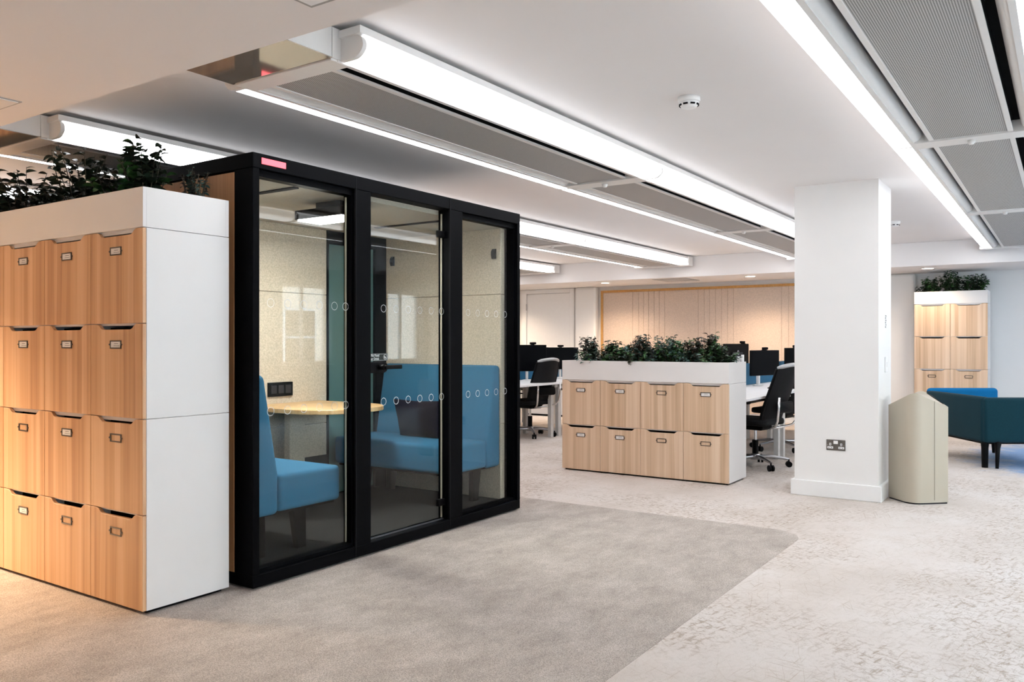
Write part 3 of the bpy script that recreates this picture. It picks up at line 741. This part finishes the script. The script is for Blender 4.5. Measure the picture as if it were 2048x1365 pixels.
# cushion
def pillow(loc, rot, label, wd, hh, th, m_):
    b = B(); n = 14; top = []; bot = []
    for i in range(n+1):
        ra, rb_ = [], []
        for j in range(n+1):
            u, v = i/n*2-1, j/n*2-1
            e = ((1-abs(u)**2.6)*(1-abs(v)**2.6))**.5
            pin = 1-.07*(1-abs(u))*abs(v)**3 ; pin2 = 1-.07*(1-abs(v))*abs(u)**3
            x, z = u*wd/2*pin2, v*hh/2*pin
            t = th/2*e+.003+.006*math.sin(u*5+v*3)*e
            ra.append(b.bm.verts.new((x, t, z))); rb_.append(b.bm.verts.new((x, -t, z)))
        top.append(ra); bot.append(rb_)
    for i in range(n):
        for j in range(n):
            b.bm.faces.new((top[i][j], top[i+1][j], top[i+1][j+1], top[i][j+1])); b.bm.faces.new((bot[i][j], bot[i][j+1], bot[i+1][j+1], bot[i+1][j]))
    bmesh.ops.remove_doubles(b.bm, verts=b.bm.verts[:], dist=.0001)
    edge = [(top[0][j], bot[0][j], top[0][j+1], bot[0][j+1]) for j in range(n)]+[(top[n][j], bot[n][j], top[n][j+1], bot[n][j+1]) for j in range(n)]
    edge += [(top[i][0], bot[i][0], top[i+1][0], bot[i+1][0]) for i in range(n)]+[(top[i][n], bot[i][n], top[i+1][n], bot[i+1][n]) for i in range(n)]
    for a1, a2, b1, b2 in edge:
        try: b.bm.faces.new((a1, a2, b2, b1))
        except Exception: pass
    o = b.obj('cushion', m_, None, 80); o.location = loc; o.rotation_euler = rot
    return tag(o, label, 'cushion')
pillow((4.735, 4.02, .675), (R(-16), 0, R(90)), 'dark plum cushion leaning on the blue booth bench back', .46, .30, .13, 'cushion_plum')

# door sign
def text(body, size, loc, m_, parent, rot=(R(90), 0, 0), align='LEFT', squeeze=1., depth=.0004):
    cu = bpy.data.curves.new('lettering', 'FONT'); cu.body = body; cu.size = size; cu.extrude = depth; cu.align_x = align; cu.materials.append(MATS[m_]); cu.offset = size*.018
    o = bpy.data.objects.new('lettering', cu); COL.objects.link(o); o.parent = parent; o.location = loc; o.rotation_euler = rot; o.scale = (squeeze, 1, 1)
    bpy.context.view_layer.update(); me = bpy.data.meshes.new_from_object(o.evaluated_get(bpy.context.evaluated_depsgraph_get()))
    q = link('lettering', me, parent); q.location = loc; q.rotation_euler = rot; q.scale = (squeeze, 1, 1); bpy.data.objects.remove(o); return q
sg = thing('door_sign', 'black no food or drink sign on the booth door above its handle', 'sign', (3.754, gdx+.0045, 1.160))
sW, sH = .170, .046
b = B(); b.prism([(-sW, -sH/2), (-.004, -sH/2), (0, -sH/2+.004), (0, sH/2-.004), (-.004, sH/2), (-sW, sH/2)], 0, .0012, 'y'); b.obj('plate', 'sign_black', sg)
b = B(); t = .0016; q = .003
b.box(-sW+q, -q, -.0006, 0, sH/2-q-t, sH/2-q); b.box(-sW+q, -q, -.0006, 0, -sH/2+q, -sH/2+q+t); b.box(-q-t, -q, -.0006, 0, -sH/2+q, sH/2-q); b.obj('border', 'sign_white', sg)
text('No Food', .0215, (-.147, -.0006, .0035), 'sign_white', sg, squeeze=.9)
text('or Drink', .0215, (-.147, -.0006, -.0165), 'sign_white', sg, squeeze=.9)
b = B(); n = 24
for k in range(n):
    t0, t1 = 2*math.pi*k/n, 2*math.pi*(k+1)/n
    b.face([(-.023+ro*math.cos(t_), -.0006, ro*math.sin(t_)) for ro, t_ in ((.0165, t0), (.0165, t1), (.0142, t1), (.0142, t0))])
b.prism([(-.031, -.009), (-.024, -.009), (-.0225, .006), (-.0325, .006)], -.0006, 0, 'y'); b.box(-.022, -.015, -.0006, 0, -.009, -.0055); b.box(-.0215, -.0155, -.0006, 0, -.004, .001)
b.prism([(-.0345, .0105), (-.0335, .0118), (-.0115, -.0105), (-.0125, -.0118)], -.0008, 0, 'y')
b.obj('no_drink_symbol', 'sign_white', sg)

# ------------------------------------------------------------------ litter bin, socket, wall bits
bn = thing('litter_bin', 'beige metal bin with peaked top beside the white column', 'bin', (7.19, .975, 0))
plan = rounded([(-.02, .215), (-.235, .015), (-.02, -.215), (.235, -.015)], [.006, .09, .006, .09])
b = B(); lo = [b.bm.verts.new((x, y, .012)) for x, y in plan]
hi = [b.bm.verts.new((x, y, .865-.118*abs(y)/.215-.010*max(0, 1-abs(y)/.035)**2)) for x, y in plan]
n = len(plan); b.bm.faces.new(lo)
for i in range(n): b.bm.faces.new((lo[i], lo[(i+1) % n], hi[(i+1) % n], hi[i]))
# peaked roof strip by strip from +y to -y
order = sorted(range(n), key=lambda i: -plan[i][1])
iL = max(range(n), key=lambda i: plan[i][1]); iR = min(range(n), key=lambda i: plan[i][1])
def walk(a0, a1, st):
    o_ = [a0]
    while o_[-1] != a1: o_.append((o_[-1]+st) % n)
    return o_
sA, sB = walk(iL, iR, 1), walk(iL, iR, -1)
m_ = min(len(sA), len(sB))
def lerp_chain(ch, k, N):
    t = k*(len(ch)-1)/N; i = int(t); return ch[min(round(t), len(ch)-1)]
bmesh.ops.triangulate(b.bm, faces=[b.bm.faces.new(hi)])
b.obj('body', 'warm_grey_metal', bn, 35)
def on_edge(t, z): # point on the right front face, t from nose to right edge
    p0, p1 = Vector((-.235, .015)), Vector((-.02, -.215)); p = p0+(p1-p0)*t; return p
p = on_edge(.62, 0); nrm = Vector((-.215-.0, -.20)).normalized()
d = Vector((.215, -.23)).normalized()
q0, q1 = p+nrm*.0012-d*.0012, p+nrm*.0012+d*.0012
b = B(); b.face([(q0.x, q0.y, .03), (q1.x, q1.y, .03), (q1.x, q1.y, .795), (q0.x, q0.y, .795)]); b.obj('seam', 'black_inside', bn)
pb = [(x*.97, y*.97) for x, y in plan]; B().prism(pb, 0, .012).obj('plinth', 'charcoal_plastic', bn)
# slot flap on the sloping right side
b = B(); c0, c1 = Vector((-.07, -.08)), Vector((.08, -.09))
def top_z(y): return .865-.118*abs(y)/.215
for e0 in (0, .022): b.prism([(.150-e0*1.6, -.045), (.158-e0*1.6, -.045), (.008-e0*.6, -.178), (.0-e0*.6, -.178)], 0, .003)
for v in b.bm.verts: v.co.z += top_z(v.co.y)+.001
b.obj('flap_rim', 'black_inside', bn)

so = thing('wall_socket', 'dark nickel double power socket with white rocker on column', 'socket', (6.935, 1.5375, .424))
B().box(-.007, 0, -.073, .073, -.043, .043, bevel=.002).obj('plate', 'socket_nickel', so)
B().box(-.011, -.006, -.017, .017, .010, .036, bevel=.002).obj('rocker', 'white_trim', so)
for s in (-1, 1):
    for i, (w_, h_, z_, dy) in enumerate(((.007, .010, .006, 0), (.022, .0085, -.020, 0))):
        o = B().box(-.0095, -.006, s*.042-w_, s*.042+w_, z_-h_, z_+h_, bevel=.001).obj('insert', 'white_trim', so)
        if i == 0: B().box(-.0105, -.009, s*.042-.0022, s*.042+.0022, z_-.006, z_+.006).obj('pin_hole', 'black_inside', o)
        else:
            for e in (-1, 1): B().box(-.0105, -.009, s*.042+e*.011-.0035, s*.042+e*.011+.0035, z_-.0022, z_+.0022).obj('pin_hole', 'black_inside', o)
for s in (-1, 1): B().cyl((-.007, s*.062, 0), (-.0085, s*.062, 0), .003, n=8).obj('screw', 'chrome', so)
sw = thing('wall_switch', 'white light switch plate on the window side of the column', 'switch', (7.23, 1.22, 1.07))
B().box(-.043, .043, -.011, 0, -.062, .062, bevel=.003).obj('plate', 'white_trim', sw); B().box(-.015, .015, -.015, -.010, -.02, .02, bevel=.002).obj('rocker', 'white_melamine', sw)
wl = thing('wall_marking', 'small grey upright lettering strip on the window side of column', 'sign', (7.235, 1.22, 1.418))
for k in range(6):
    zz = -.045+k*.018
    b = B(); b.box(-.022, .022, -.0012, 0, zz-.006, zz-.003); b.box(-.022, .022, -.0012, 0, zz+.003, zz+.006); b.box(-.022+.036*(k % 2), -.014+.036*(k % 2), -.0012, 0, zz-.006, zz+.006); b.obj('character', 'charcoal_plastic', wl)

# ------------------------------------------------------------------ desks
def desk(loc, label, group, flip=False):
    r = thing('desk', label, 'desk', loc, math.pi if flip else 0, group)   # front edge at local y=0, user on -y
    B().box(0, 1.49, 0, .80, .700, .725, bevel=.002).obj('desk_top', 'desk_white', r)
    for x in (.06, 1.36):
        for y in (.10, .62): B().box(x, x+.07, y, y+.05, 0, .66, bevel=.002).obj('leg', 'grey_paint', r)
        B().box(x+.005, x+.065, .04, .76, .66, .70).obj('cross_rail', 'grey_paint', r)
    B().box(.13, 1.36, .36, .42, .655, .70).obj('beam', 'grey_paint', r)
    B().box(.2, 1.3, .5, .68, .56, .575).obj('cable_tray', 'black_plastic', r)
    return r
def divider(loc, ln, label):
    r = thing('desk_divider', label, 'desk divider', loc, 0, 'blue desk dividers')
    k = 0; x = 0
    while x < ln-.01:
        B().box(x+.004, x+1.486, -.015, .015, .0, .265, bevel=.006).obj('felt_screen', 'blue_felt', r); x += 1.49
    for k in range(int(ln/1.49)+1): B().box(k*1.49-.012 if k else 0, k*1.49+.012, -.02, .02, -.0, .272).obj('bracket', 'white_trim', r)
    return r
def monitor(loc, rz, label, wd=.53, hh=.31, logo=False):
    """screen faces local -y; stands on desk at loc"""
    r = thing('monitor', label, 'monitor', loc, rz, 'black desk monitors')
    B().box(-wd/2, wd/2, -.012, .018, .13, .13+hh, bevel=.004).obj('housing', 'black_plastic', r)
    B().box(-wd/2+.008, wd/2-.008, -.0135, -.0115, .142, .13+hh-.008).obj('screen', 'screen', r)
    B().box(-.11, .11, .018, .036, .20, .36, bevel=.006).obj('rear_cover', 'charcoal_plastic', r)
    b = B(); b.tube([(0, .04, .27), (.02, .09, .27), (.03, .12, .262)], .018, 10); b.cyl((.03, .12, 0), (.03, .12, .33), .019, n=12); b.box(-.035, .035, .032, .045, .235, .305)
    b.obj('monitor_arm', 'white_trim', r); B().lathe([(.06, 0), (.06, .012), (.03, .016)], 20, (.03, .12, 0)).obj('arm_base', 'white_trim', r)
    if logo:
        b = B()
        for cz in (.345, .368):
            for k in range(16):
                t0, t1 = 2*math.pi*k/16, 2*math.pi*(k+1)/16
                b.face([(ro*math.cos(t_)+(cz-.357)*.25, .0372, cz+ro*math.sin(t_)) for ro, t_ in ((.0155, t0), (.0155, t1), (.011, t1), (.011, t0))])
        b.obj('logo', 'sign_white', r)
    return r
def webcam(loc, rz, label):
    r = thing('webcam', label, 'webcam', loc, rz, 'webcams on monitors')
    B().box(-.045, .045, -.02, .012, .006, .036, bevel=.008, seg=2).obj('body', 'black_plastic', r)
    B().cyl((0, -.02, .021), (0, -.023, .021), .010, n=12).obj('lens', 'screen', r)
    B().box(-.02, .02, -.016, .03, 0, .008).obj('clip', 'black_plastic', r)

# office chair: faces local +y
ch = thing('office_chair', 'black mesh office chair beside the white column, nearest the low lockers', 'chair', (8.24, 2.60, 0), R(-12), 'black office chairs')
b = B(); b.prism(rounded([(-.24, -.22), (.24, -.22), (.25, .26), (-.25, .26)], [.09]*4, 6), .43, .49, bevel=.018, seg=2); b.obj('seat', 'black_mesh', ch, 50)
B().box(-.11, .11, -.13, .12, .375, .43, bevel=.02, seg=2).obj('seat_mechanism', 'black_plastic', ch)
def back_surf(u, v):   # u -1..1 across, v 0..1 up
    wv = .225-.035*v**2-.03*(1-v)**3; y = -.235-.055*math.sin(v*math.pi*.9)*.6-.16*v**1.5+.075*u*u
    return Vector((u*wv, y, .50+.52*v-.03*u*u*v))
b = B(); nu, nv = 8, 10; F = [[back_surf(i/nu*2-1, j/nv) for j in range(nv+1)] for i in range(nu+1)]
vf = [[b.bm.verts.new(F[i][j]) for j in range(nv+1)] for i in range(nu+1)]; vb = [[b.bm.verts.new(F[i][j]+Vector((0, -.018, 0))) for j in range(nv+1)] for i in range(nu+1)]
for i in range(nu):
    for j in range(nv):
        b.bm.faces.new((vf[i][j], vf[i+1][j], vf[i+1][j+1], vf[i][j+1])); b.bm.faces.new((vb[i][j], vb[i][j+1], vb[i+1][j+1], vb[i+1][j]))
for i in range(nu): b.bm.faces.new((vf[i][0], vb[i][0], vb[i+1][0], vf[i+1][0])); b.bm.faces.new((vf[i][nv], vf[i+1][nv], vb[i+1][nv], vb[i][nv]))
for j in range(nv): b.bm.faces.new((vf[0][j], vf[0][j+1], vb[0][j+1], vb[0][j])); b.bm.faces.new((vf[nu][j], vb[nu][j], vb[nu][j+1], vf[nu][j+1]))
bk = b.obj('backrest', 'black_mesh', ch, 60)
for s in (-1, 1): B().tube([back_surf(s, j/8)+Vector((0, -.009, 0)) for j in range(9)], .016, 8).obj('back_frame', 'black_plastic', ch, 60)
b = B(); b.tube([back_surf(i/10*2-1, 1)+Vector((0, -.012, .012)) for i in range(11)], [.012]+[.02]*9+[.012], 10); b.obj('top_rail', 'silver_rail', ch, 60)
b = B(); b.prism(rounded([(-.15, .56), (.15, .56), (.14, .67), (-.14, .67)], [.03]*4, 4), -.335, -.310, 'y', bevel=.01, seg=2); b.obj('lumbar_pad', 'black_plastic', ch, 50)
b = B()
b.tube([(-.20, -.365, .72), (-.20, -.36, .60), (-.195, -.345, .49), (-.17, -.31, .435), (-.12, -.22, .405), (0, -.18, .40), (.12, -.22, .405), (.17, -.31, .435), (.195, -.345, .49), (.20, -.36, .60), (.20, -.365, .72)], .012, 10)
b.obj('back_bracket', 'chrome', ch)
for s in (-1, 1):
    b = B(); b.tube([(s*.23, .02, .41), (s*.285, .02, .43), (s*.29, .02, .52), (s*.285, .02, .645)], [.016, .017, .017, .014], 10); b.obj('arm_post', 'black_plastic', ch, 60)
    B().box(s*.285-.04, s*.285+.04, -.10, .15, .645, .675, bevel=.013, seg=3).obj('armrest', 'black_plastic', ch, 60)
B().cyl((0, 0, .10), (0, 0, .27), .030, n=16).obj('column_sleeve', 'black_plastic', ch, 40); B().cyl((0, 0, .26), (0, 0, .38), .016, n=14).obj('gas_lift', 'chrome', ch, 40)
B().lathe([(.05, .075), (.055, .09), (.05, .125), (.034, .135)], 20).obj('hub', 'aluminium', ch)
for k in range(5):
    t = R(72*k+20); c_, s_ = math.cos(t), math.sin(t)
    b = B(); b.tube([(c_*.03, s_*.03, .105), (c_*.15, s_*.15, .105), (c_*.28, s_*.28, .085), (c_*.325, s_*.325, .075)], [.027, .023, .018, .014], 8)
    for v in b.bm.verts: v.co.z = .1+(v.co.z-.1)*.75
    st = b.obj('base_spoke', 'aluminium', ch, 60)
    b = B(); px, py = c_*.325, s_*.325; ax = Vector((-s_, c_, 0))
    for e in (-1, 1): b.cyl(Vector((px, py, .03))+ax*e*.009, Vector((px, py, .03))+ax*e*.026, .030, n=18)
    b.cyl((px, py, .03), (px, py, .08), .008, n=8)
    b.obj('caster', 'black_plastic', ch, 40)
GC = 'black office chairs'
dup(ch, (9.70, 2.78, 0), R(-8), 'black mesh office chair half hidden by the left edge of the white column', GC)
dup(ch, (9.22, 5.92, 0), R(-14), 'black mesh office chair seen between the booth and low lockers', GC)
dup(ch, (10.75, 5.85, 0), R(30), 'black office chair mostly hidden behind left end of low lockers', GC)
# island behind the low lockers
D1 = 7.50; G1 = 'white desks behind the low lockers'
for k in range(3): desk((D1+k*1.49, 2.45, 0), 'white desk on the column side of the near island, '+('first behind the low lockers', 'middle one', 'farthest one')[k], G1)
for k in range(3): desk((D1+(k+1)*1.49, 4.09, 0), 'white desk on the far side of the near island, '+('first behind the low lockers', 'middle one', 'farthest one')[k], G1, True)
divider((D1, 3.27, .725), 4.47, 'blue felt divider along the desks behind the low lockers')
DZ = .725
monitor((9.80, 2.98, DZ), R(-19), 'black monitor facing the chair beside the white column', .54, .30)
webcam((9.80, 2.98, DZ+.43), R(-19), 'small black webcam on monitor beside the white column')
monitor((11.33, 2.97, DZ), R(-30), 'black monitor cut off by the left edge of white column', .54, .32)
webcam((11.25, 3.01, DZ+.45), R(-30), 'small black webcam on the monitor cut off by the column')
monitor((10.45, 3.55, DZ+.035), R(165), 'black monitor seen from behind with small ring emblem above planter', .54, .34, True)
webcam((10.6, 3.51, DZ+.505), R(165), 'small black webcam on monitor turned away above the planter')
monitor((8.35, 3.62, DZ), R(165), 'black monitor turned away, mostly hidden behind the planter foliage', .54, .31)
kb = thing('keyboard', 'slim dark keyboard lying on the white desk beside the monitor', 'keyboard', (9.55, 2.72, DZ), R(-8))
B().box(-.21, .21, -.065, .065, 0, .014, bevel=.003).obj('case', 'charcoal_plastic', kb)
for k in range(5): B().box(-.20, .20, -.055+k*.023, -.036+k*.023, .014, .019, bevel=.002).obj('key_row', 'black_plastic', kb)
# island behind the booth
D2 = 7.9; G2 = 'white desks beyond the booth'
for k in range(2): desk((D2+k*1.49, 5.52, 0), 'white desk on near side of the rear island, '+('behind the booth', 'behind the low lockers')[k], G2)
for k in range(2): desk((D2+(k+1)*1.49, 7.16, 0), 'white desk on wall side of the rear island, '+('behind the booth', 'behind the low lockers')[k], G2, True)
divider((D2, 6.34, .725), 2.98, 'blue felt divider along the desks beyond the booth')
monitor((10.35, 6.12, DZ), R(-42), 'black monitor left of the low lockers, right one of a pair', .54, .32)
monitor((10.32, 6.62, DZ), R(-55), 'black monitor left of the low lockers, left one of a pair', .54, .32)
webcam((10.40, 6.15, DZ+.45), R(-42), 'small black webcam on the right monitor left of the low lockers')
monitor((9.40, 6.08, DZ), R(-40), 'black monitor partly hidden behind the right edge of the booth', .54, .36)
webcam((9.46, 6.03, DZ+.49), R(-40), 'small black webcam on monitor at the booth edge')
cb = thing('low_cupboard', 'white low cupboard by the far wall beneath the door side desks', 'cupboard', (11.9, 6.2, 0))
B().box(.02, .45, 0, 1.6, .03, .72).obj('carcass', 'white_melamine', cb); B().box(.04, .43, .02, 1.58, 0, .03).obj('plinth', 'black_plastic', cb); B().box(0, .46, -.005, 1.605, .72, .74).obj('cupboard_top', 'white_melamine', cb)
for k in range(2):
    d_ = B().box(0, .02, .003+k*.8, .797+k*.8, .03, .715, bevel=.002).obj('door', 'white_melamine', cb); B().box(-.014, 0, .76 if k == 0 else .83, .775 if k == 0 else .845, .45, .6).obj('handle', 'aluminium', d_)

# ------------------------------------------------------------------ lounge sofa
P0 = Vector((9.40, .70)); dv = Vector((.83, .56)).normalized()
sf = thing('lounge_sofa', 'dark teal lounge sofa with high arms on the blue carpet', 'sofa', (P0.x, P0.y, 0), math.atan2(dv.y, dv.x))
# local: back along +x from 0..1.12, interior towards -y
def soft(b, x0, x1, y0, y1, z0, z1, r_=.035):
    bm_ = bmesh.new(); bmesh.ops.create_cube(bm_, size=1)
    for v in bm_.verts: v.co = ((x0+x1)/2+v.co.x*(x1-x0), (y0+y1)/2+v.co.y*(y1-y0), (z0+z1)/2+v.co.z*(z1-z0))
    bmesh.ops.bevel(bm_, geom=bm_.edges[:], offset=r_, segments=4, affect='EDGES', profile=.5); b.add(bm_, 0); return b
L_ = 1.14
soft(B(), .0, L_, -.09, .0, .25, .705).obj('backrest', 'sofa_teal', sf, 50)
soft(B(), -.03, .06, -.88, -.012, .25, .70).obj('armrest', 'sofa_teal', sf, 50)
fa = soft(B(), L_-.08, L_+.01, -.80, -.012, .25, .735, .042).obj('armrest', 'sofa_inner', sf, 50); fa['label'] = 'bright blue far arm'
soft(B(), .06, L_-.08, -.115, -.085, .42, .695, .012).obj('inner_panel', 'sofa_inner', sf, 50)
soft(B(), .06, L_-.08, -.80, -.09, .25, .43).obj('seat_cushion', 'sofa_teal', sf, 50)
B().box(.02, L_-.02, -.78, -.03, .235, .25).obj('frame_rail', 'black_plastic', sf)
for x, y, dx, dy in ((.03, -.045, 0, .0), (.0, -.16, -.05, .04), (L_-.05, -.05, .03, .02), (.04, -.80, -.02, -.03), (L_-.05, -.74, .03, -.03)):
    b = B(); b.tube([(x, y, .25), (x+dx*.4, y+dy*.4, .20), (x+dx, y+dy, 0)], [.032, .024, .015] if dx or dy else [.04, .034, .03], 10); b.obj('leg', 'black_plastic', sf, 50)
